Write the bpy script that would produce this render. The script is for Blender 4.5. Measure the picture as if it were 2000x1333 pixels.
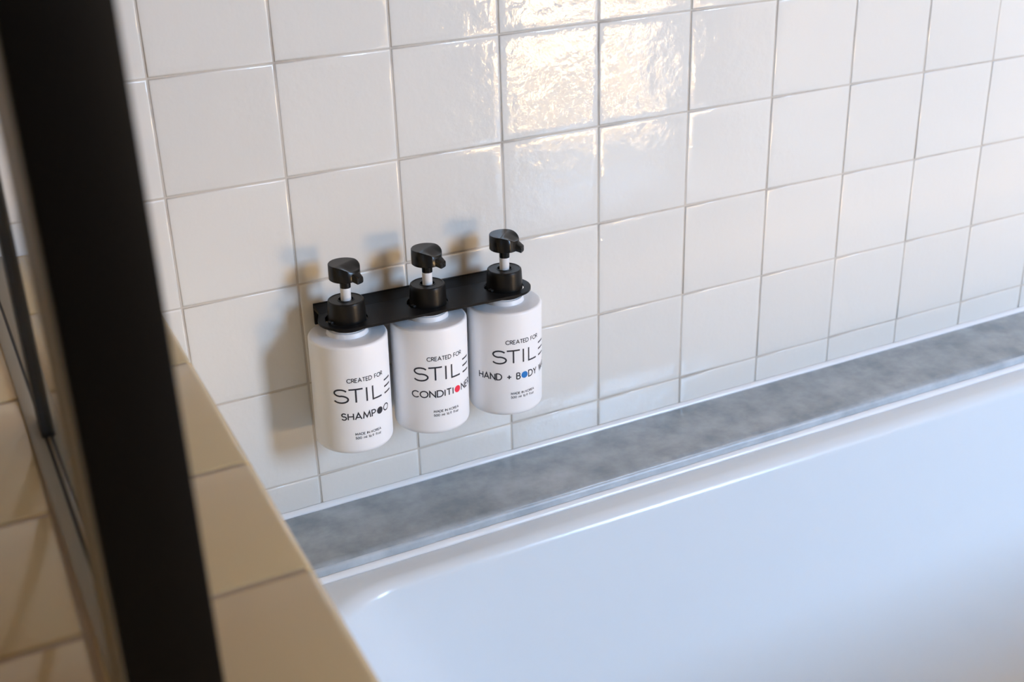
import bpy, bmesh, math, random
from mathutils import Matrix, Vector

for o in list(bpy.data.objects):
    bpy.data.objects.remove(o)
S = bpy.context.scene
COL = S.collection

# ------------------------------------------------------------------ camera
cam_d = bpy.data.cameras.new('camera')
cam = bpy.data.objects.new('camera', cam_d)
COL.objects.link(cam)
S.camera = cam
F = 2395.2
rv = Vector((0.41609890, -0.46024398, -0.12971156))
RC = Matrix.Rotation(rv.length, 3, rv.normalized()) @ Matrix(((1, 0, 0), (0, 0, -1), (0, 1, 0)))
loc = Vector((-0.17286, -0.95976, 0.20105))
cam.matrix_world = Matrix(((RC[0][0], -RC[1][0], -RC[2][0], loc.x),
                           (RC[0][1], -RC[1][1], -RC[2][1], loc.y),
                           (RC[0][2], -RC[1][2], -RC[2][2], loc.z), (0, 0, 0, 1)))
cam_d.sensor_fit = 'HORIZONTAL'
cam_d.sensor_width = 36
cam_d.lens = F / 2000 * 36
cam_d.clip_start = 0.02
cam_d.dof.use_dof = True
cam_d.dof.focus_distance = 1.05
cam_d.dof.aperture_fstop = 8.0

# ------------------------------------------------------------------ view, world, daylight
S.view_settings.view_transform = 'Standard'
S.view_settings.look = 'None'
S.view_settings.gamma = 1
S.view_settings.use_curve_mapping = False
S.view_settings.exposure = -0.06

W = bpy.data.worlds.new('daylight')
S.world = W
W.use_nodes = True
nt = W.node_tree
nt.nodes.clear()
def wn(t): return nt.nodes.new(t)
tc = wn('ShaderNodeTexCoord')
sep = wn('ShaderNodeSeparateXYZ')
nt.links.new(tc.outputs['Generated'], sep.inputs[0])
hor = wn('ShaderNodeMapRange')                      # horizon: sunlit ground below, sky above
hor.inputs['From Min'].default_value = -0.02
hor.inputs['From Max'].default_value = 0.03
nt.links.new(sep.outputs['Z'], hor.inputs['Value'])
noi = wn('ShaderNodeTexNoise')
noi.inputs['Scale'].default_value = 22
noi.inputs['Detail'].default_value = 5
nt.links.new(tc.outputs['Generated'], noi.inputs['Vector'])
gr = wn('ShaderNodeValToRGB')                       # pale terrace with darker planting
gr.color_ramp.elements[0].position = 0.485
gr.color_ramp.elements[0].color = (0.04, 0.027, 0.010, 1)
gr.color_ramp.elements[1].position = 0.56
gr.color_ramp.elements[1].color = (1.0, 0.65, 0.31, 1)
nt.links.new(noi.outputs['Fac'], gr.inputs[0])
gs = wn('ShaderNodeVectorMath'); gs.operation = 'SCALE'
gs.inputs['Scale'].default_value = 78.0
nt.links.new(gr.outputs[0], gs.inputs[0])
sk = wn('ShaderNodeVectorMath'); sk.operation = 'SCALE'
sk.inputs[0].default_value = (0.45, 0.67, 1.0)
sk.inputs['Scale'].default_value = 49.0
mx = wn('ShaderNodeMix'); mx.data_type = 'VECTOR'
nt.links.new(hor.outputs[0], mx.inputs['Factor'])
nt.links.new(gs.outputs[0], mx.inputs[4])
nt.links.new(sk.outputs[0], mx.inputs[5])
bg = wn('ShaderNodeBackground')
nt.links.new(mx.outputs[1], bg.inputs['Color'])
out = wn('ShaderNodeOutputWorld')
nt.links.new(bg.outputs[0], out.inputs['Surface'])

WY = -2.5                                           # two openings in the wall facing the tub: a low one and a high one
OPEN = [(1.54, 2.22, -0.97, -0.38), (1.54, 2.22, 0.20, 1.30)]  # unseen; solid wall band between them added to part warm and cool light
for x0, x1, z0, z1 in OPEN:
    pl = bpy.data.lights.new('window_portal', 'AREA')
    pl.shape = 'RECTANGLE'
    pl.size = x1 - x0
    pl.size_y = z1 - z0
    pl.cycles.is_portal = True
    po = bpy.data.objects.new('window_portal', pl)
    COL.objects.link(po)
    po.location = ((x0 + x1) / 2, WY - 0.02, (z0 + z1) / 2)
    po.rotation_euler = (math.radians(90), 0, 0)        # faces +y, into the room

# ------------------------------------------------------------------ materials
MATS = {}
def mat(name, col, rough=0.5, metal=0.0, bump=None, spec=0.5, vary=0.0, noise=None, trans=0.0, sss=0.0, coat=0.0):
    m = bpy.data.materials.new(name)
    m.use_nodes = True
    t = m.node_tree
    b = t.nodes['Principled BSDF']
    b.inputs['Base Color'].default_value = (*col, 1)
    b.inputs['Roughness'].default_value = rough
    b.inputs['Metallic'].default_value = metal
    b.inputs['Specular IOR Level'].default_value = spec
    b.inputs['Transmission Weight'].default_value = trans
    b.inputs['Coat Weight'].default_value = coat
    if sss:
        b.inputs['Subsurface Weight'].default_value = sss
        b.inputs['Subsurface Radius'].default_value = (1, 0.9, 0.8)
        b.inputs['Subsurface Scale'].default_value = 0.003
    g = t.nodes.new('ShaderNodeNewGeometry')
    src = None
    if noise:
        sc, col2, lo, hi = noise
        n = t.nodes.new('ShaderNodeTexNoise')
        n.inputs['Scale'].default_value = sc
        n.inputs['Detail'].default_value = 6
        n.inputs['Roughness'].default_value = 0.6
        t.links.new(g.outputs['Position'], n.inputs['Vector'])
        r = t.nodes.new('ShaderNodeValToRGB')
        r.color_ramp.elements[0].position = lo
        r.color_ramp.elements[0].color = (*col, 1)
        r.color_ramp.elements[1].position = hi
        r.color_ramp.elements[1].color = (*col2, 1)
        t.links.new(n.outputs['Fac'], r.inputs[0])
        src = r.outputs[0]
        t.links.new(src, b.inputs['Base Color'])
    if vary:
        oi = t.nodes.new('ShaderNodeObjectInfo')
        mr = t.nodes.new('ShaderNodeMapRange')
        mr.inputs['To Min'].default_value = 1 - vary
        mr.inputs['To Max'].default_value = 1 + vary * 0.4
        t.links.new(oi.outputs['Random'], mr.inputs['Value'])
        v = t.nodes.new('ShaderNodeVectorMath'); v.operation = 'SCALE'
        v.inputs[0].default_value = col
        if src: t.links.new(src, v.inputs[0])
        t.links.new(mr.outputs[0], v.inputs['Scale'])
        t.links.new(v.outputs[0], b.inputs['Base Color'])
    if bump:
        for k, (sc, st, dist) in enumerate(bump):
            n = t.nodes.new('ShaderNodeTexNoise')
            n.inputs['Scale'].default_value = sc
            n.inputs['Detail'].default_value = 3
            t.links.new(g.outputs['Position'], n.inputs['Vector'])
            bp = t.nodes.new('ShaderNodeBump')
            bp.inputs['Strength'].default_value = st
            bp.inputs['Distance'].default_value = dist
            t.links.new(n.outputs['Fac'], bp.inputs['Height'])
            if k:
                t.links.new(last.outputs[0], bp.inputs['Normal'])
            last = bp
        t.links.new(last.outputs[0], b.inputs['Normal'])
    MATS[name] = m
    return m

M_TILE = mat('white_glazed_tile', (0.785, 0.765, 0.715), 0.07, spec=0.4, bump=[(9, 0.25, 0.004), (70, 0.6, 0.0006), (260, 0.35, 0.00012)], vary=0.035)
M_GROUT = mat('wall_grout', (0.60, 0.55, 0.48), 0.9, noise=(14, (0.36, 0.32, 0.28), 0.52, 0.72))
M_CREAM = mat('cream_glazed_tile', (0.58, 0.45, 0.255), 0.09, bump=[(9, 0.25, 0.004)], vary=0.03)
M_CGROUT = mat('cream_grout', (0.42, 0.34, 0.26), 0.9)
M_CAULK = mat('white_sealant', (0.90, 0.91, 0.92), 0.25, bump=[(60, 0.3, 0.001)])
M_MARBLE = mat('grey_marble', (0.255, 0.30, 0.33), 0.20, noise=(26, (0.47, 0.515, 0.55), 0.34, 0.72), spec=0.8, bump=[(220, 0.08, 0.0004)])
M_ENAMEL = mat('white_tub_enamel', (0.81, 0.86, 0.90), 0.2)
M_MEDGE = mat('lit_marble_edge', (0.40, 0.45, 0.49), 0.35, noise=(30, (0.58, 0.63, 0.67), 0.35, 0.7))  # same marble, lightened: window light on the front face put into the colour
M_BLACKP = mat('black_plastic', (0.008, 0.008, 0.008), 0.22, spec=0.28)
M_COLLAR = mat('black_satin_collar', (0.008, 0.0075, 0.007), 0.34, spec=0.25)
M_STEEL = mat('black_powder_coat', (0.008, 0.0075, 0.0075), 0.42, spec=0.15, bump=[(900, 0.15, 0.0002)])
M_POST = mat('black_aluminium', (0.004, 0.0035, 0.003), 0.45, spec=0.12)
M_BOTTLE = mat('white_bottle_plastic', (0.92, 0.92, 0.93), 0.38)
M_STEM = mat('white_pump_stem', (0.82, 0.82, 0.82), 0.3)
M_INK = mat('dark_ink', (0.018, 0.020, 0.030), 0.5)
M_RED = mat('red_ink', (0.88, 0.02, 0.065), 0.5)
M_BLUE = mat('blue_ink', (0.0, 0.18, 0.56), 0.5)
M_ALU = mat('grey_brushed_metal', (0.26, 0.225, 0.165), 0.5, metal=0.2)
M_TAUPE = mat('post_reflection_taupe', (0.16, 0.135, 0.09), 0.5)  # tan room reflection on the black post, painted as a flat colour
M_RUBBER = mat('dark_seal_rubber', (0.012, 0.011, 0.010), 0.6)
M_BRONZE = mat('dark_bronze_metal', (0.10, 0.075, 0.04), 0.35, metal=0.3)
M_GLASS = mat('clear_glass', (0.95, 0.97, 0.96), 0.0, trans=1.0)
M_PAINT = mat('warm_white_paint', (0.50, 0.43, 0.33), 0.7)
M_TAN = mat('tan_plaster', (0.62, 0.46, 0.25), 0.7)
M_CEIL = mat('white_ceiling_paint', (0.52, 0.46, 0.38), 0.8)
M_FLOOR = mat('oak_floor', (0.32, 0.23, 0.14), 0.4, noise=(6, (0.25, 0.17, 0.10), 0.4, 0.6))
M_FRAME = mat('white_window_frame', (0.78, 0.77, 0.74), 0.4)

# ------------------------------------------------------------------ mesh helpers
def link_mesh(name, verts, faces, m, parent=None, smooth=False):
    me = bpy.data.meshes.new(name)
    me.from_pydata([tuple(v) for v in verts], [], faces)
    me.update()
    if smooth:
        for p in me.polygons: p.use_smooth = True
    me.materials.append(m)
    o = bpy.data.objects.new(name, me)
    COL.objects.link(o)
    if parent: o.parent = parent
    return o

def from_bm(name, bm, m, parent=None, smooth=False, sharp=None):
    bmesh.ops.recalc_face_normals(bm, faces=bm.faces)
    me = bpy.data.meshes.new(name)
    bm.to_mesh(me)
    bm.free()
    if smooth:
        for p in me.polygons: p.use_smooth = True
        if sharp is not None: me.set_sharp_from_angle(angle=math.radians(sharp))
    me.materials.append(m)
    o = bpy.data.objects.new(name, me)
    COL.objects.link(o)
    if parent: o.parent = parent
    return o

def add_box(bm, x0, x1, y0, y1, z0, z1, bevel=0, seg=2):
    r = bmesh.ops.create_cube(bm, size=1)
    vs = r['verts']
    for v in vs:
        v.co = Vector(((x0 + x1) / 2 + v.co.x * (x1 - x0), (y0 + y1) / 2 + v.co.y * (y1 - y0), (z0 + z1) / 2 + v.co.z * (z1 - z0)))
    if bevel:
        es = list({e for v in vs for e in v.link_edges})
        bmesh.ops.bevel(bm, geom=es, offset=bevel, segments=seg, affect='EDGES', profile=0.5)

def box(name, x0, x1, y0, y1, z0, z1, m, parent=None, bevel=0, seg=2):
    bm = bmesh.new()
    add_box(bm, x0, x1, y0, y1, z0, z1, bevel, seg)
    return from_bm(name, bm, m, parent, smooth=bool(bevel), sharp=35)

def lathe(name, prof, m, parent=None, n=96, sharp=40):
    """prof: list of (r, z) from bottom to top; r = 0 closes with a pole."""
    verts, faces, rings = [], [], []
    for r, z in prof:
        if r < 1e-7:
            rings.append([len(verts)]); verts.append((0, 0, z))
        else:
            rings.append(list(range(len(verts), len(verts) + n)))
            verts += [(r * math.cos(2 * math.pi * i / n), r * math.sin(2 * math.pi * i / n), z) for i in range(n)]
    for a, b in zip(rings, rings[1:]):
        for i in range(n):
            j = (i + 1) % n
            if len(a) == 1 and len(b) == 1: continue
            if len(a) == 1: faces.append((a[0], b[j], b[i]))
            elif len(b) == 1: faces.append((a[i], a[j], b[0]))
            else: faces.append((a[i], a[j], b[j], b[i]))
    o = link_mesh(name, verts, faces, m, parent, smooth=True)
    o.data.set_sharp_from_angle(angle=math.radians(sharp))
    return o

def structure(o):
    o['kind'] = 'structure'
    return o

def tag(o, label, cat, group=None):
    o['label'] = label
    o['category'] = cat
    if group: o['group'] = group
    return o

def empty(name, loc=(0, 0, 0), rot=(0, 0, 0)):
    o = bpy.data.objects.new(name, None)
    o.empty_display_size = 0.05
    COL.objects.link(o)
    o.location = loc
    o.rotation_euler = rot
    return o

# ------------------------------------------------------------------ room shell
RX0, RX1, RZ0, RZ1 = -1.2, 2.4, -1.0, 1.5
wall_back = structure(box('wall_back', RX0, RX1, 0.0010, 0.12, RZ0, RZ1, M_GROUT))
structure(box('floor', RX0, RX1, WY, 0.0010, RZ0 - 0.1, RZ0, M_FLOOR))
structure(box('ceiling', RX0, RX1, WY, 0.0010, RZ1, RZ1 + 0.1, M_CEIL))
structure(box('wall_right', RX1, RX1 + 0.1, WY, 0.12, RZ0, RZ1, M_PAINT))
structure(box('wall_far_left', RX0 - 0.1, RX0, WY, 0.12, RZ0, RZ1, M_TAN))
bm = bmesh.new()
ox0, ox1 = OPEN[0][0], OPEN[0][1]
add_box(bm, RX0, ox0, WY - 0.15, WY, RZ0, RZ1)
add_box(bm, ox1, RX1, WY - 0.15, WY, RZ0, RZ1)
zs_ = [RZ0] + [q for o_ in OPEN for q in o_[2:]] + [RZ1]
for q in range(0, len(zs_), 2):
    add_box(bm, ox0, ox1, WY - 0.15, WY, zs_[q], zs_[q + 1])
structure(from_bm('wall_front', bm, M_PAINT))
for q, (x0, x1, z0, z1) in enumerate(OPEN):
    win = structure(empty('window_%d' % (q + 1), ((x0 + x1) / 2, WY - 0.07, z0)))
    hw, hh = (x1 - x0) / 2, z1 - z0
    for nm, b in (('window_jamb', (-hw, -hw + 0.03, 0, hh)), ('window_jamb', (hw - 0.03, hw, 0, hh)),
                  ('window_head', (-hw + 0.03, hw - 0.03, hh - 0.03, hh)), ('window_sill', (-hw + 0.03, hw - 0.03, 0, 0.03))):
        box(nm, b[0], b[1], -0.03, 0.03, b[2], b[3], M_FRAME, win)

# ------------------------------------------------------------------ glazed wall tiles, one by one
PX, PZ, GAP = 0.1, 0.0952, 0.0016
def tile_mesh(name, w, h, m, thick=0.0045, soft=1.0):
    """Tile lying in x-z, front at y = 0 looking to -y, softly rounded at its rim."""
    rings = [(0.0, thick), (0.0, 0.0009 * soft), (0.00030 * soft, 0.0004 * soft), (0.0008 * soft, 0.00012 * soft), (0.0017 * soft, 0.0), (0.007, 0.0)]
    v, f = [], []
    for ins, y in rings:
        a, b = w / 2 - ins, h / 2 - ins
        v += [(-a, y, -b), (a, y, -b), (a, y, b), (-a, y, b)]
    for k in range(len(rings) - 1):
        for i in range(4):
            j = (i + 1) % 4
            f.append((4 * k + i, 4 * k + j, 4 * k + 4 + j, 4 * k + 4 + i))
    k = 4 * (len(rings) - 1)
    f.append((k, k + 1, k + 2, k + 3))
    me = bpy.data.meshes.new(name)
    me.from_pydata(v, [], f)
    for p in me.polygons: p.use_smooth = True
    me.materials.append(m)
    return me
rnd = random.Random(4)
TM = tile_mesh('wall_tile', PX - GAP, PZ - GAP, M_TILE)
Z_MARBLE = -0.4145
cut_h = -4 * PZ - Z_MARBLE
TC = tile_mesh('cut_wall_tile', PX - GAP, cut_h - GAP / 2, M_TILE)
def put_tile(me, name, x, z, parent):
    o = bpy.data.objects.new(name, me)
    COL.objects.link(o)
    o.parent = parent
    o.location = (x, rnd.uniform(-0.0002, 0.0002), z)
    o.rotation_euler = (math.radians(rnd.uniform(-0.22, 0.22)), math.radians(rnd.uniform(-0.1, 0.1)), math.radians(rnd.uniform(-0.22, 0.22)))
    return o
fv, ff = [], []
base = [v.co.copy() for v in TM.vertices]
for i in range(-12, 24):
    for j in range(-16, 4):                               # row j hangs below joint j
        x, z = (i + 0.5) * PX, -(j + 0.5) * PZ
        if -4 <= i <= 13 and -4 <= j <= 3:
            put_tile(TM, 'tile', x, z, wall_back)
        elif z + PZ / 2 < RZ1:
            n0 = len(fv)
            fv += [(c.x + x, c.y, c.z + z) for c in base]
            ff += [tuple(n0 + q for q in p.vertices) for p in TM.polygons]
    put_tile(TC, 'tile', (i + 0.5) * PX, -4 * PZ - cut_h / 2 - GAP / 4, wall_back) if -1 <= i <= 13 else None
tf = link_mesh('tile_field', fv, ff, M_TILE, wall_back, smooth=True)
tf['kind'] = 'stuff'

# ------------------------------------------------------------------ half wall at the tub end, cream tiles on its cap
ZL = -0.12
SH = 0.02
def shx(x, y): return x + SH * (y + 0.4)
def sheared(o):
    for v in o.data.vertices: v.co.x = shx(v.co.x, v.co.y)
    return o
LX0, LX1, LY0 = -0.252, -0.0478, -0.80
wl = structure(sheared(box('wall_left', LX0 + 0.004, LX1 - 0.004, LY0 + 0.004, -0.0005, RZ0, ZL - 0.0012, M_CGROUT)))
gy = [-0.0015, -0.129, -0.259, -0.3975, -0.5045, -0.61, -0.71, LY0]
cx = [(-0.1475, LX1), (LX0, -0.1475)]
def cap_tile(xo, xi, y0, y1):
    """Cap tile with a bullnose along xo (outer side) and slightly eased joints elsewhere."""
    sg, R_ = (1 if xo > xi else -1), 0.0055
    prof = [(xo, -0.011)]
    prof += [(xo - sg * R_ * (1 - math.cos(math.pi / 2 * k / 7)), -R_ + R_ * math.sin(math.pi / 2 * k / 7)) for k in range(8)]
    prof += [(xi + sg * 0.0016, 0), (xi + sg * 0.0005, -0.0005), (xi, -0.0016), (xi, -0.011)]
    V_, F_, m_ = [], [], len(prof)
    for y, dz in ((y0, -0.0016), (y0 + 0.0005, -0.0005), (y0 + 0.0016, 0), (y1 - 0.0016, 0), (y1 - 0.0005, -0.0005), (y1, -0.0016)):
        V_ += [(x, y, ZL + max(-0.011, min(z, dz))) for x, z in prof]
    for k in range(5):
        for i in range(m_):
            j = (i + 1) % m_
            F_.append((k * m_ + i, k * m_ + j, (k + 1) * m_ + j, (k + 1) * m_ + i))
    F_ += [tuple(range(m_)), tuple(5 * m_ + i for i in range(m_ - 1, -1, -1))]
    bm = bmesh.new()
    vs = [bm.verts.new(p) for p in V_]
    for f_ in F_: bm.faces.new([vs[i] for i in f_])
    return sheared(from_bm('tile', bm, M_CREAM, wl, smooth=True, sharp=50))
for y1, y0 in zip(gy, gy[1:]):
    cap_tile(cx[0][1], cx[0][0] + 0.0016, y0 + 0.0016, y1 - 0.0016)
    cap_tile(cx[1][0], cx[1][1] - 0.0016, y0 + 0.0016, y1 - 0.0016)
for y1, y0 in zip(gy, gy[1:]):                            # face towards the tub
    for k in range(3):
        z1 = ZL - 0.0125 - 0.1 * k
        bm = bmesh.new()
        add_box(bm, LX1 - 0.006, LX1 - 0.0005, y0 + 0.0012, y1 - 0.0012, z1 - 0.0978, z1, 0.0012, 2)
        sheared(from_bm('tile', bm, M_CREAM, wl, smooth=True, sharp=50))

# ------------------------------------------------------------------ marble upstand and sealant
MY = -0.0905
bm = bmesh.new()
add_box(bm, -0.052, 1.72, MY, 0.0010, Z_MARBLE - 0.03, Z_MARBLE)
es = [e for e in bm.edges if all(abs(v.co.y - MY) < 1e-6 and v.co.z > Z_MARBLE - 1e-4 for v in e.verts)]
bmesh.ops.bevel(bm, geom=es, offset=0.006, segments=6, affect='EDGES', profile=0.5)
ml = from_bm('marble_ledge', bm, M_MARBLE, smooth=True, sharp=50)
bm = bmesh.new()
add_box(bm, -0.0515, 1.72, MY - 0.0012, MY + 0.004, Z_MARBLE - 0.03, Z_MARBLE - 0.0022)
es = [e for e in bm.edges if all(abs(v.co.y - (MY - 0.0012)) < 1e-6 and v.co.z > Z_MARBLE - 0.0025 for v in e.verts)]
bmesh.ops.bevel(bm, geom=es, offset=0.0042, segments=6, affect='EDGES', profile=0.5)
from_bm('lit_front_edge', bm, M_MEDGE, ml, smooth=True, sharp=50)  # strip carrying the painted window light of the ledge's front face
tag(ml, 'grey veined marble ledge between the tiled wall and the bathtub', 'ledge')

def bead(name, y, z, r, x0, x1, amp, seed):
    """Sealant bead filling the corner at (y, z): quarter-round with a slightly uneven run."""
    rr = random.Random(seed)
    n, v, f = 180, [], []
    ph = [rr.uniform(0, 6.28) for _ in range(6)]
    prof = 7
    for i in range(n + 1):
        x = x0 + (x1 - x0) * i / n
        w = 1 + amp * sum(math.sin(x * (18 + 23 * k) + ph[k]) for k in range(6)) / 3
        for k in range(prof):
            t = math.pi / 2 * k / (prof - 1)
            q = r * w
            v.append((x, y - q * (math.cos(t) * 0.75 + 0.25 * (1 - t / (math.pi / 2))), z + q * (math.sin(t) * 0.75 + 0.25 * (t / (math.pi / 2)))))
        v.append((x, y + 0.001, z - 0.0006))
    m_ = prof + 1
    for i in range(n):
        for k in range(m_):
            k2 = (k + 1) % m_
            f.append((i * m_ + k, i * m_ + k2, (i + 1) * m_ + k2, (i + 1) * m_ + k))
    f.append(tuple(range(m_))); f.append(tuple(n * m_ + k for k in range(m_ - 1, -1, -1)))
    return link_mesh(name, v, f, M_CAULK, None, smooth=True)
structure(bead('trim_1', -0.0002, Z_MARBLE, 0.0046, -0.048, 1.70, 0.06, 3))
Z_RIM = -0.4300
structure(bead('trim_2', MY - 0.0012, Z_RIM, 0.0050, -0.040, 1.66, 0.05, 8))

# ------------------------------------------------------------------ bathtub
def rr_loop(x0, x1, y0, y1, r, z, nc=14, ns=24):
    pts = []
    cs = [(x1 - r, y1 - r, 0), (x0 + r, y1 - r, 90), (x0 + r, y0 + r, 180), (x1 - r, y0 + r, 270)]
    for k, (cx_, cy_, a0) in enumerate(cs):
        for i in range(nc + 1):
            a = math.radians(a0 + 90 * i / nc)
            pts.append((cx_ + r * math.cos(a), cy_ + r * math.sin(a), z))
        nx = cs[(k + 1) % 4]
        e = pts[-1]
        a = math.radians(nx[2])
        s_ = (nx[0] + r * math.cos(a), nx[1] + r * math.sin(a))
        for i in range(1, ns):
            t = i / ns
            pts.append((e[0] + (s_[0] - e[0]) * t, e[1] + (s_[1] - e[1]) * t, z))
    return pts
TX0, TX1, TY0, TY1 = -0.044, 1.68, -0.70, MY - 0.0016
loops = [rr_loop(TX0 + .01, TX1 - .01, TY0 + .01, TY1 - .002, 0.02, RZ0),
         rr_loop(TX0, TX1, TY0, TY1, 0.02, Z_RIM - 0.035), rr_loop(TX0, TX1, TY0, TY1, 0.02, Z_RIM - 0.004),
         rr_loop(TX0 + .0012, TX1 - .0012, TY0 + .0012, TY1 - .0012, 0.02, Z_RIM - 0.0012),
         rr_loop(TX0 + .004, TX1 - .004, TY0 + .004, TY1 - .004, 0.02, Z_RIM)]
IX0, IX1, IY0, IY1, IR = 0.028, 1.59, -0.635, -0.1135, 0.085
lip = 0.013
for k in range(9):
    a = math.pi / 2 * k / 8 * 0.93
    d = lip * math.sin(a)
    loops.append(rr_loop(IX0 + d, IX1 - d, IY0 + d, IY1 - d, IR, Z_RIM - lip * (1 - math.cos(a))))
d0, z0 = lip * math.sin(math.pi / 2 * .93), Z_RIM - lip * (1 - math.cos(math.pi / 2 * .93))
for t in (0.25, 0.5, 0.75, 1.0):
    loops.append(rr_loop(IX0 + d0 + .10 * t, IX1 - d0 - .16 * t, IY0 + d0 + .045 * t, IY1 - d0 - .045 * t, IR + .03 * t, z0 - 0.26 * t))
bz, fr = z0 - 0.26, 0.10
for k in range(1, 8):
    a = math.pi / 2 * k / 7
    d = fr * (1 - math.cos(a)) + 0.002 * k
    loops.append(rr_loop(IX0 + d0 + .10 + d, IX1 - d0 - .16 - d, IY0 + d0 + .045 + d, IY1 - d0 - .045 - d, max(0.02, IR + .03 - d * .3), bz - fr * math.sin(a)))
n = len(loops[0])
v = [p for L in loops for p in L]
f = []
for k in range(len(loops) - 1):
    for i in range(n):
        j = (i + 1) % n
        f.append((k * n + i, k * n + j, (k + 1) * n + j, (k + 1) * n + i))
f.append(tuple((len(loops) - 1) * n + i for i in range(n)))
tub = link_mesh('bathtub', v, f, M_ENAMEL, None, smooth=True)
tub.data.set_sharp_from_angle(angle=math.radians(60))
tag(tub, 'white enamel bathtub with rounded inner corners below the marble ledge', 'bathtub')

# ------------------------------------------------------------------ shower screen on the half wall
scr = empty('shower_screen', (-0.137, -0.45, ZL))
tag(scr, 'black framed shower screen standing on the cream tiled half wall', 'shower screen')
def sb(name, x0, x1, y0, y1, z0, z1, m, bevel=0.0):
    o = box(name, x0 + 0.137, x1 + 0.137, y0 + 0.45, y1 + 0.45, z0 - ZL, z1 - ZL, m, scr, bevel)
    return o
TOP = 1.25
sb('post', -0.1462, -0.1150, -0.612, -0.561, ZL, TOP, M_POST, 0.0010)
sb('post_side_reflection', -0.1470, -0.1463, -0.6110, -0.5600, ZL, TOP, M_TAUPE)  # thin added strip: painted reflection on the post's left face
sb('stile', -0.1380, -0.1304, -0.319, -0.303, ZL + 0.0035, TOP, M_BRONZE, 0.0006)
sb('stile_seal', -0.1418, -0.1380, -0.3193, -0.297, ZL + 0.0035, TOP, M_RUBBER)
sb('stile_foot', -0.1420, -0.1303, -0.3205, -0.300, ZL + 0.0005, ZL + 0.0036, M_RUBBER)
sb('bottom_channel', -0.1475, -0.1408, -0.560, -0.003, ZL, ZL + 0.0022, M_ALU, 0.0006)
sb('bottom_seal', -0.1408, -0.1392, -0.560, -0.003, ZL, ZL + 0.0012, M_RUBBER)
sb('bottom_channel', -0.1392, -0.1275, -0.560, -0.003, ZL, ZL + 0.0022, M_ALU, 0.0006)
sb('glass_pane', -0.1385, -0.1325, -0.561, -0.319, ZL + 0.0036, TOP, M_GLASS)
sb('top_rail', -0.1462, -0.1275, -0.561, -0.003, TOP, TOP + 0.03, M_POST, 0.001)

# ------------------------------------------------------------------ bottle bracket
TILT = 0.01787
PC = Vector((0.20328, -0.03745, -0.2115))
PITCH, BR = 0.07517, 0.03402
brk = empty('bottle_bracket', PC, (0, TILT, 0))
tag(brk, 'black metal bracket with three round holes fixed to the tiled wall', 'bracket')
ZP, TP, RH, RE = -0.0034, 0.0022, 0.0182, 0.0243
def plate():
    bm = bmesh.new()
    out_pts = []
    def arc(cx_, a0, a1, nn=28):
        for i in range(nn + 1):
            a = math.radians(a0 + (a1 - a0) * i / nn)
            out_pts.append((cx_ + RE * math.cos(a), RE * math.sin(a)))
    arc(-PITCH, 150, 270)
    arc(PITCH, -90, 30)
    out_pts.append((0.0925, 0.022)); out_pts.append((0.0925, 0.0366))
    out_pts.append((-0.0925, 0.0366)); out_pts.append((-0.0925, 0.022))
    loops_ = [out_pts]
    for k in (-1, 0, 1):
        loops_.append([(k * PITCH + RH * math.cos(2 * math.pi * i / 56), RH * math.sin(2 * math.pi * i / 56)) for i in range(56)])
    edges = []
    for L in loops_:
        vs = [bm.verts.new((p[0], p[1], ZP)) for p in L]
        edges += [bm.edges.new((vs[i], vs[(i + 1) % len(vs)])) for i in range(len(vs))]
    bmesh.ops.triangle_fill(bm, edges=edges, use_beauty=True)
    # remove fill inside holes if any
    for fc in list(bm.faces):
        c = fc.calc_center_median()
        if any((c.x - k * PITCH) ** 2 + c.y ** 2 < (RH * 0.97) ** 2 for k in (-1, 0, 1)):
            bm.faces.remove(fc)
    g = bmesh.ops.extrude_face_region(bm, geom=list(bm.faces))
    for e in g['geom']:
        if isinstance(e, bmesh.types.BMVert): e.co.z -= TP
    return from_bm('shelf_plate', bm, M_STEEL, brk, smooth=True, sharp=30)
plate()
fb = [(0.0188, ZP + 0.00005), (0.0300, ZP + 0.0018), (0.0366, ZP + 0.0031), (0.0370, ZP + 0.0028), (0.0370, ZP - 0.0015), (0.0188, ZP - 0.0015)]
link_mesh('bend', [(x_, *p) for x_ in (-0.0924, 0.0924) for p in fb], [(i, (i + 1) % 6, 6 + (i + 1) % 6, 6 + i) for i in range(6)] + [(5, 4, 3, 2, 1, 0), (6, 7, 8, 9, 10, 11)], M_STEEL, brk)
box('wall_flange', -0.0925, 0.0925, 0.0344, 0.0371, -0.0195, -0.0002, M_STEEL, brk, 0.0005)

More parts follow.
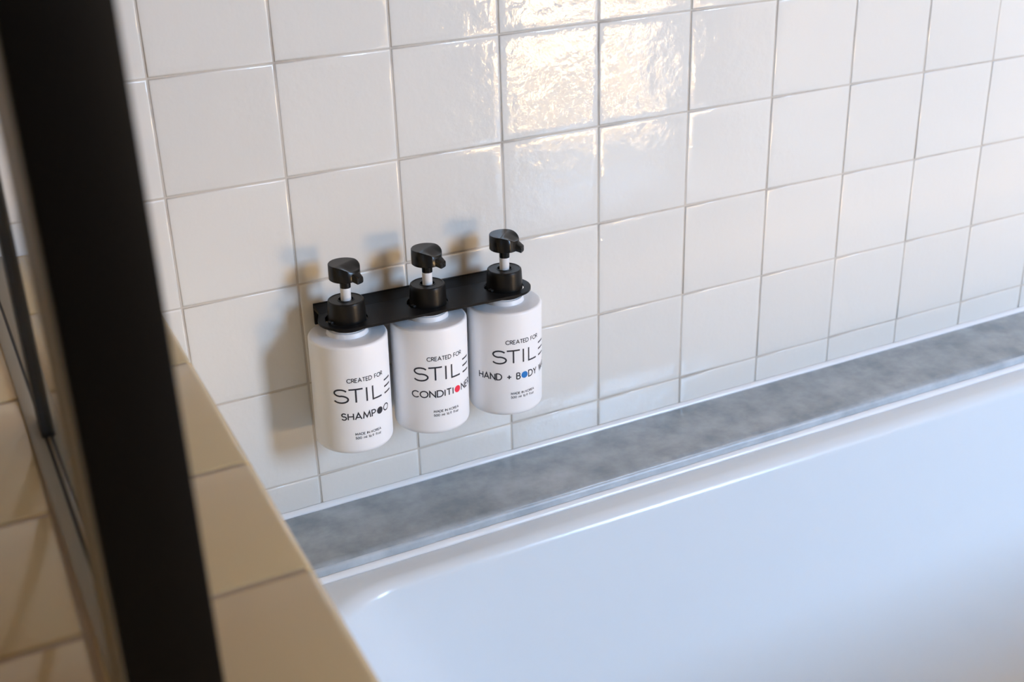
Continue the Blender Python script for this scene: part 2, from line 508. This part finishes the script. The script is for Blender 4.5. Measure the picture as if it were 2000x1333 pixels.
# ------------------------------------------------------------------ stroke lettering
def arcp(cx_, cy_, rx, ry, a0, a1, nn=18):
    return [(cx_ + rx * math.cos(math.radians(a0 + (a1 - a0) * i / nn)), cy_ + ry * math.sin(math.radians(a0 + (a1 - a0) * i / nn))) for i in range(nn + 1)]
S_ = arcp(.31, .755, .27, .245, 25, 262) + arcp(.31, .265, .31, .265, 82, -155)
G = {
 'A': (.84, [[(0, 0), (.42, 1), (.84, 0)], [(.15, .33), (.69, .33)]]),
 'B': (.58, [[(0, 0), (0, 1)], [(0, 1)] + arcp(.27, .765, .235, .235, 90, -90) + [(0, .53)], [(0, .53)] + arcp(.30, .265, .265, .265, 90, -90) + [(0, 0)]]),
 'C': (.86, [arcp(.5, .5, .5, .5, 42, 318, 30)]),
 'D': (.78, [[(0, 0), (0, 1)] + arcp(.28, .5, .5, .5, 90, -90, 24) + [(0, 0)]]),
 'E': (.50, [[(.5, 1), (0, 1), (0, 0), (.5, 0)], [(0, .52), (.46, .52)]]),
 'F': (.48, [[(.48, 1), (0, 1), (0, 0)], [(0, .50), (.43, .50)]]),
 'H': (.70, [[(0, 0), (0, 1)], [(.7, 0), (.7, 1)], [(0, .52), (.7, .52)]]),
 'I': (.04, [[(.02, 0), (.02, 1)]]),
 'K': (.60, [[(0, 0), (0, 1)], [(.56, 1), (.02, .46)], [(.17, .60), (.6, 0)]]),
 'L': (.50, [[(0, 1), (0, 0), (.5, 0)]]),
 'M': (.98, [[(0, 0), (.12, 1), (.49, .16), (.86, 1), (.98, 0)]]),
 'N': (.74, [[(0, 0), (0, 1), (.74, 0), (.74, 1)]]),
 'O': (1.0, [arcp(.5, .5, .5, .5, 0, 360, 36)]),
 'P': (.54, [[(0, 0), (0, 1)] + arcp(.27, .735, .27, .265, 90, -90) + [(0, .47)]]),
 'R': (.58, [[(0, 0), (0, 1)] + arcp(.27, .745, .255, .255, 90, -90) + [(0, .49)], [(.25, .49), (.58, 0)]]),
 'S': (.62, [S_]),
 'T': (.66, [[(0, 1), (.66, 1)], [(.33, 1), (.33, 0)]]),
 'W': (1.1, [[(0, 1), (.28, 0), (.55, .9), (.82, 0), (1.1, 1)]]),
 'Y': (.68, [[(0, 1), (.34, .48), (.68, 1)], [(.34, .48), (.34, 0)]]),
 '+': (.62, [[(0, .45), (.62, .45)], [(.31, .14), (.31, .76)]]),
 '5': (.52, [[(.48, 1), (.12, 1), (.06, .55)] + arcp(.24, .32, .28, .31, 120, -150)]),
 '0': (.62, [arcp(.31, .5, .31, .5, 0, 360, 28)]),
 '1': (.20, [[(0, .8), (.2, 1), (.2, 0)]]),
 '6': (.56, [[(.42, 1), (.06, .46)], arcp(.28, .29, .28, .29, 0, 360, 24)]),
 '9': (.56, [[(.14, 0), (.50, .54)], arcp(.28, .71, .28, .29, 0, 360, 24)]),
 'm': (.84, [[(0, 0), (0, .66)], [(0, .44)] + arcp(.21, .44, .21, .22, 180, 0) + [(.42, 0)], [(.42, .44)] + arcp(.63, .44, .21, .22, 180, 0) + [(.84, 0)]]),
 'l': (.04, [[(.02, 0), (.02, 1.05)]]),
 'f': (.32, [arcp(.26, .86, .15, .18, 60, 180) + [(.11, 0)], [(0, .64), (.3, .64)]]),
 'o': (.58, [arcp(.29, .31, .29, .33, 0, 360, 24)]),
 'z': (.44, [[(0, .64), (.44, .64), (0, 0), (.44, 0)]]),
 '.': (.06, [[(.03, 0), (.03, .07)]]),
 ' ': (.38, []),
}
def stroke(pts, w, V, Fc, place):
    q = [pts[0]]
    for a, b in zip(pts, pts[1:]):
        L = math.dist(a, b)
        k = max(1, int(math.ceil(L / 0.0012)))
        for i in range(1, k + 1):
            q.append((a[0] + (b[0] - a[0]) * i / k, a[1] + (b[1] - a[1]) * i / k))
    q = [p for i, p in enumerate(q) if i == 0 or math.dist(p, q[i - 1]) > 1e-7]
    if len(q) < 2: return
    closed = math.dist(q[0], q[-1]) < 1e-6
    n0 = len(V)
    m_ = len(q)
    for i, p in enumerate(q):
        pa = q[i - 1] if i else (q[-2] if closed else None)
        pb = q[i + 1] if i < m_ - 1 else (q[1] if closed else None)
        d1 = None if pa is None else ((p[0] - pa[0]) / math.dist(p, pa), (p[1] - pa[1]) / math.dist(p, pa))
        d2 = None if pb is None else ((pb[0] - p[0]) / math.dist(p, pb), (pb[1] - p[1]) / math.dist(p, pb))
        if d1 is None: d1 = d2
        if d2 is None: d2 = d1
        nx, ny = -(d1[1] + d2[1]), d1[0] + d2[0]
        L = math.hypot(nx, ny)
        if L < 1e-6: nx, ny, L = -d1[1], d1[0], 1
        nx, ny = nx / L, ny / L
        c = max(0.42, -d1[1] * nx + d1[0] * ny)
        k = w / 2 / c
        V.append(place(p[0] + nx * k, p[1] + ny * k))
        V.append(place(p[0] - nx * k, p[1] - ny * k))
    for i in range(m_ - 1):
        Fc.append((n0 + 2 * i, n0 + 2 * i + 1, n0 + 2 * i + 3, n0 + 2 * i + 2))
def wrap(s, z, off=0.00010):
    a = s / BR
    return ((BR + off) * math.sin(a), -(BR + off) * math.cos(a), z)
def line_of(name, text, s0, s1, zt, zb, w, parent, gap=0.20):
    """Lettering laid on the bottle from arc length s0 to s1; '*' leaves a hole for the round dot. Returns dot centres."""
    h = zt - zb
    adv = []
    x = 0
    for ch in text:
        wd = 1.02 if ch == '*' else G[ch][0]
        adv.append((ch, x, wd))
        x += wd + gap
    tot = x - gap
    k = (s1 - s0) / tot
    V, Fc, dots = [], [], []
    for ch, x, wd in adv:
        if ch == '*':
            dots.append((s0 + (x + wd / 2) * k, (zt + zb) / 2))
            continue
        for pl_ in G[ch][1]:
            stroke([(s0 + (x + p[0]) * k, zb + p[1] * h) for p in pl_], w, V, Fc, wrap)
    o = link_mesh(name, V, Fc, M_INK, parent)
    return dots
def disc(name, s, z, r, m, parent):
    V, Fc = [wrap(s, z, 0.00012)], []
    nn, rings = 36, 5
    for q in range(1, rings + 1):
        for i in range(nn):
            a = 2 * math.pi * i / nn
            V.append(wrap(s + r * q / rings * math.cos(a), z + r * q / rings * math.sin(a), 0.00012))
    for i in range(nn):
        Fc.append((0, 1 + i, 1 + (i + 1) % nn))
        for q in range(rings - 1):
            a, b = 1 + q * nn, 1 + (q + 1) * nn
            Fc.append((a + i, b + i, b + (i + 1) % nn, a + (i + 1) % nn))
    return link_mesh(name, V, Fc, m, parent)

# ------------------------------------------------------------------ pump bottles
def pump_head(parent, az):
    """Round push button whose top sweeps down into a short spout pointing along az."""
    R_, zt, zb = 0.0134, 0.0465, 0.0326
    nA, nR = 72, 12
    ux, uy = math.cos(az), math.sin(az)
    def sm(t):
        t = max(0, min(1, t)); return t * t * (3 - 2 * t)
    def top(x, y):
        f_ = (x * ux + y * uy) / R_
        l_ = abs(-x * uy + y * ux) / R_
        d = 0.0046 * sm((f_ + 0.02) / 1.02) * (1 - 0.45 * sm((l_ - 0.35) / 0.55))
        dish = 0.0002 * (1 - (x * x + y * y) / R_ / R_)
        return zt - d - dish
    V, Fc = [(0, 0, top(0, 0))], []
    for q in range(1, nR + 1):
        r = R_ * (q / nR if q < nR else 1) - (0.0005 if q == nR else 0)
        for i in range(nA):
            a = 2 * math.pi * i / nA
            V.append((r * math.cos(a), r * math.sin(a), top(r * math.cos(a), r * math.sin(a))))
    for dz in (0.0006, ):
        for i in range(nA):
            a = 2 * math.pi * i / nA
            x, y = R_ * math.cos(a), R_ * math.sin(a)
            V.append((x, y, top(x, y) - dz))
    for r, z in ((R_, zb + 0.0005), (R_ - 0.0005, zb), (0.0050, zb), (0.0050, zb - 0.0006)):
        for i in range(nA):
            a = 2 * math.pi * i / nA
            V.append((r * math.cos(a), r * math.sin(a), z))
    rows = nR + 5
    for i in range(nA):
        j = (i + 1) % nA
        Fc.append((0, 1 + i, 1 + j))
        for q in range(rows - 1):
            a, b = 1 + q * nA, 1 + (q + 1) * nA
            Fc.append((a + i, b + i, b + j, a + j))
    hd = link_mesh('pump_head', V, Fc, M_BLACKP, parent, smooth=True)
    hd.data.set_sharp_from_angle(angle=math.radians(42))
    # spout
    bm = bmesh.new()
    secs = [(0.001, 0.0066, 0.0440, 0.0330), (0.0070, 0.0062, 0.0430, 0.0328), (0.0105, 0.0056, 0.0416, 0.0326), (0.0138, 0.0047, 0.0394, 0.0320), (0.0168, 0.0041, 0.0372, 0.0311), (0.0173, 0.0038, 0.0368, 0.0313)]
    rings = []
    for d, hw_, z1, z0_ in secs:
        ring = []
        zc, hz = (z1 + z0_) / 2, (z1 - z0_) / 2
        for i in range(20):
            a = 2 * math.pi * i / 20
            ca, sa = math.cos(a), math.sin(a)
            e = 0.42
            lx = hw_ * math.copysign(abs(ca) ** e, ca)
            lz = hz * math.copysign(abs(sa) ** e, sa)
            ring.append(bm.verts.new((d * ux - lx * uy, d * uy + lx * ux, zc + lz)))
        rings.append(ring)
    for a, b in zip(rings, rings[1:]):
        for i in range(20):
            bm.faces.new((a[i], a[(i + 1) % 20], b[(i + 1) % 20], b[i]))
    bm.faces.new(rings[0]); bm.faces.new(rings[-1])
    from_bm('spout', bm, M_BLACKP, hd, smooth=True, sharp=50)
    # outlet: short tube set in the spout's end
    V, Fc = [], []
    n_ = 20
    for d, r in ((0.0171, 0.0019), (0.0175, 0.0018), (0.0175, 0.0013), (0.0160, 0.0012)):
        for i in range(n_):
            a = 2 * math.pi * i / n_
            l_, h_ = r * math.cos(a), r * math.sin(a)
            V.append((d * ux - l_ * uy, d * uy + l_ * ux, 0.0338 + h_))
    for q in range(3):
        for i in range(n_):
            j = (i + 1) % n_
            Fc.append((q * n_ + i, q * n_ + j, (q + 1) * n_ + j, (q + 1) * n_ + i))
    link_mesh('outlet', V, Fc, M_COLLAR, hd, smooth=True)
    return hd

def pump_bottle(k, label, product, dot_m, dz, ds, p0, p1, az):
    c, s = math.cos(TILT), math.sin(TILT)
    t = empty('pump_bottle', PC + Vector((k * PITCH * c, 0, -k * PITCH * s)), (0, TILT, 0))
    tag(t, label, 'bottle', 'pump bottles hanging in the black bracket')
    zs, zb = -0.0166, -0.1190
    prof = [(0, zb + 0.0012), (BR - 0.012, zb + 0.0010), (BR - 0.0075, zb)]
    for i in range(1, 9):
        a = math.pi / 2 * i / 8
        prof.append((BR - 0.0062 + 0.0062 * math.sin(a), zb + 0.0062 * (1 - math.cos(a))))
    prof += [(BR, -0.1), (BR, -0.07), (BR, -0.04), (BR, zs - 0.0024)]
    for i in range(1, 7):
        a = math.pi / 2 * i / 6
        prof.append((BR - 0.0024 * (1 - math.cos(a)), zs - 0.0024 + 0.0024 * math.sin(a)))
    prof += [(0.024, zs + 0.0004), (0.0182, zs + 0.0007)]
    body = lathe('body', prof, M_BOTTLE, t, 112, 50)
    lathe('neck', [(0.0183, zs + 0.0004), (0.0179, zs + 0.0012), (0.0175, zs + 0.0040), (0.0168, zs + 0.0048), (0.0150, zs + 0.0050), (0.0150, -0.006)], M_BOTTLE, body, 72, 40)
    col = lathe('collar', [(0.0146, -0.0112), (0.0158, -0.0108), (0.0163, -0.0095), (0.0164, -0.004), (0.0163, 0.000), (0.0158, 0.0100), (0.0156, 0.0124), (0.0152, 0.0136),
                     (0.0145, 0.0141), (0.0138, 0.0141), (0.0135, 0.0137), (0.0072, 0.0137), (0.0070, 0.0142), (0.0064, 0.0142), (0.0061, 0.0115), (0.0040, 0.0110)], M_COLLAR, t, 96, 32)
    col.location.x = 0.0007
    for q in range(2):                                   # small catches resting on the bracket
        a = math.radians(20 + 180 * q)
        bm = bmesh.new()
        add_box(bm, 0.0150, 0.0192, -0.0022, 0.0022, -0.0033, -0.0012, 0.0005)
        bmesh.ops.rotate(bm, verts=bm.verts, cent=(0, 0, 0), matrix=Matrix.Rotation(a, 3, 'Z'))
        from_bm('catch', bm, M_COLLAR, col, smooth=True, sharp=40)
    lathe('stem', [(0.0044, 0.0095), (0.0044, 0.0282)], M_STEM, t, 40).location.x = 0.0009
    hd = pump_head(t, az)
    hd.location.x = 0.0011
    lathe('stem_sleeve', [(0.0040, 0.0246), (0.0046, 0.0246), (0.0048, 0.0330)], M_BLACKP, hd, 40)
    # print
    mm = 0.001
    z = lambda q: (q + dz) * mm
    x = lambda q: (q + ds) * mm
    line_of('lettering', 'CREATED FOR', x(-17), x(17), z(-45.3), z(-48.9), 0.00066, body)
    V, Fc = [], []
    w = 0.00145
    H0, H1 = -55.4, -67.7
    Sx = [(-29.5 + 12.6 * p[0] / .62, H1 + (H0 - H1) * p[1]) for p in S_]
    strokes = [Sx, [(-16.2, H0), (-4.1, H0)], [(-10.2, H0), (-10.2, H1)], [(-0.6, H0 + .3), (-0.6, H1 - .3)],
               [(5.2, H0 + .3), (5.2, H1), (14.8, H1)],
               [(19.0, H0), (29.6, H0)], [(19.0, (H0 + H1) / 2), (29.6, (H0 + H1) / 2)], [(19.0, H1), (29.6, H1)]]
    for pl_ in strokes:
        stroke([(x(p[0]), z(p[1])) for p in pl_], w, V, Fc, wrap)
    link_mesh('lettering', V, Fc, M_INK, body)
    for (sx, sz) in line_of('lettering', product, p0 * mm, p1 * mm, z(-78.0), z(-84.0), 0.00108, body, gap=0.235):
        disc('dot', sx, sz, 0.0033, dot_m, body)
    line_of('lettering', 'MADE IN KOREA', x(-12.9), x(11.4), z(-97.1), z(-99.2), 0.00040, body)
    line_of('lettering', '500 ml 16.9 fl.oz', x(-12.9), x(10.9), z(-100.9), z(-103.0), 0.00040, body, gap=0.22)
    return t

pump_bottle(-1, 'white shampoo pump bottle with a black dot in its lettering, leftmost in the bracket', 'SHAMP*O', M_INK, 0, 2.4, -21.3, 25.3, math.radians(-61))
pump_bottle(0, 'white conditioner pump bottle with a red dot in its lettering, in the middle', 'CONDITI*NER', M_RED, 3.4, 1.0, -30.8, 32.8, math.radians(-58))
pump_bottle(1, 'white hand and body wash pump bottle with a blue dot, rightmost', 'HAND + B*DY WASH', M_BLUE, 2.9, 2.2, -41.5, 46.0, math.radians(-47))
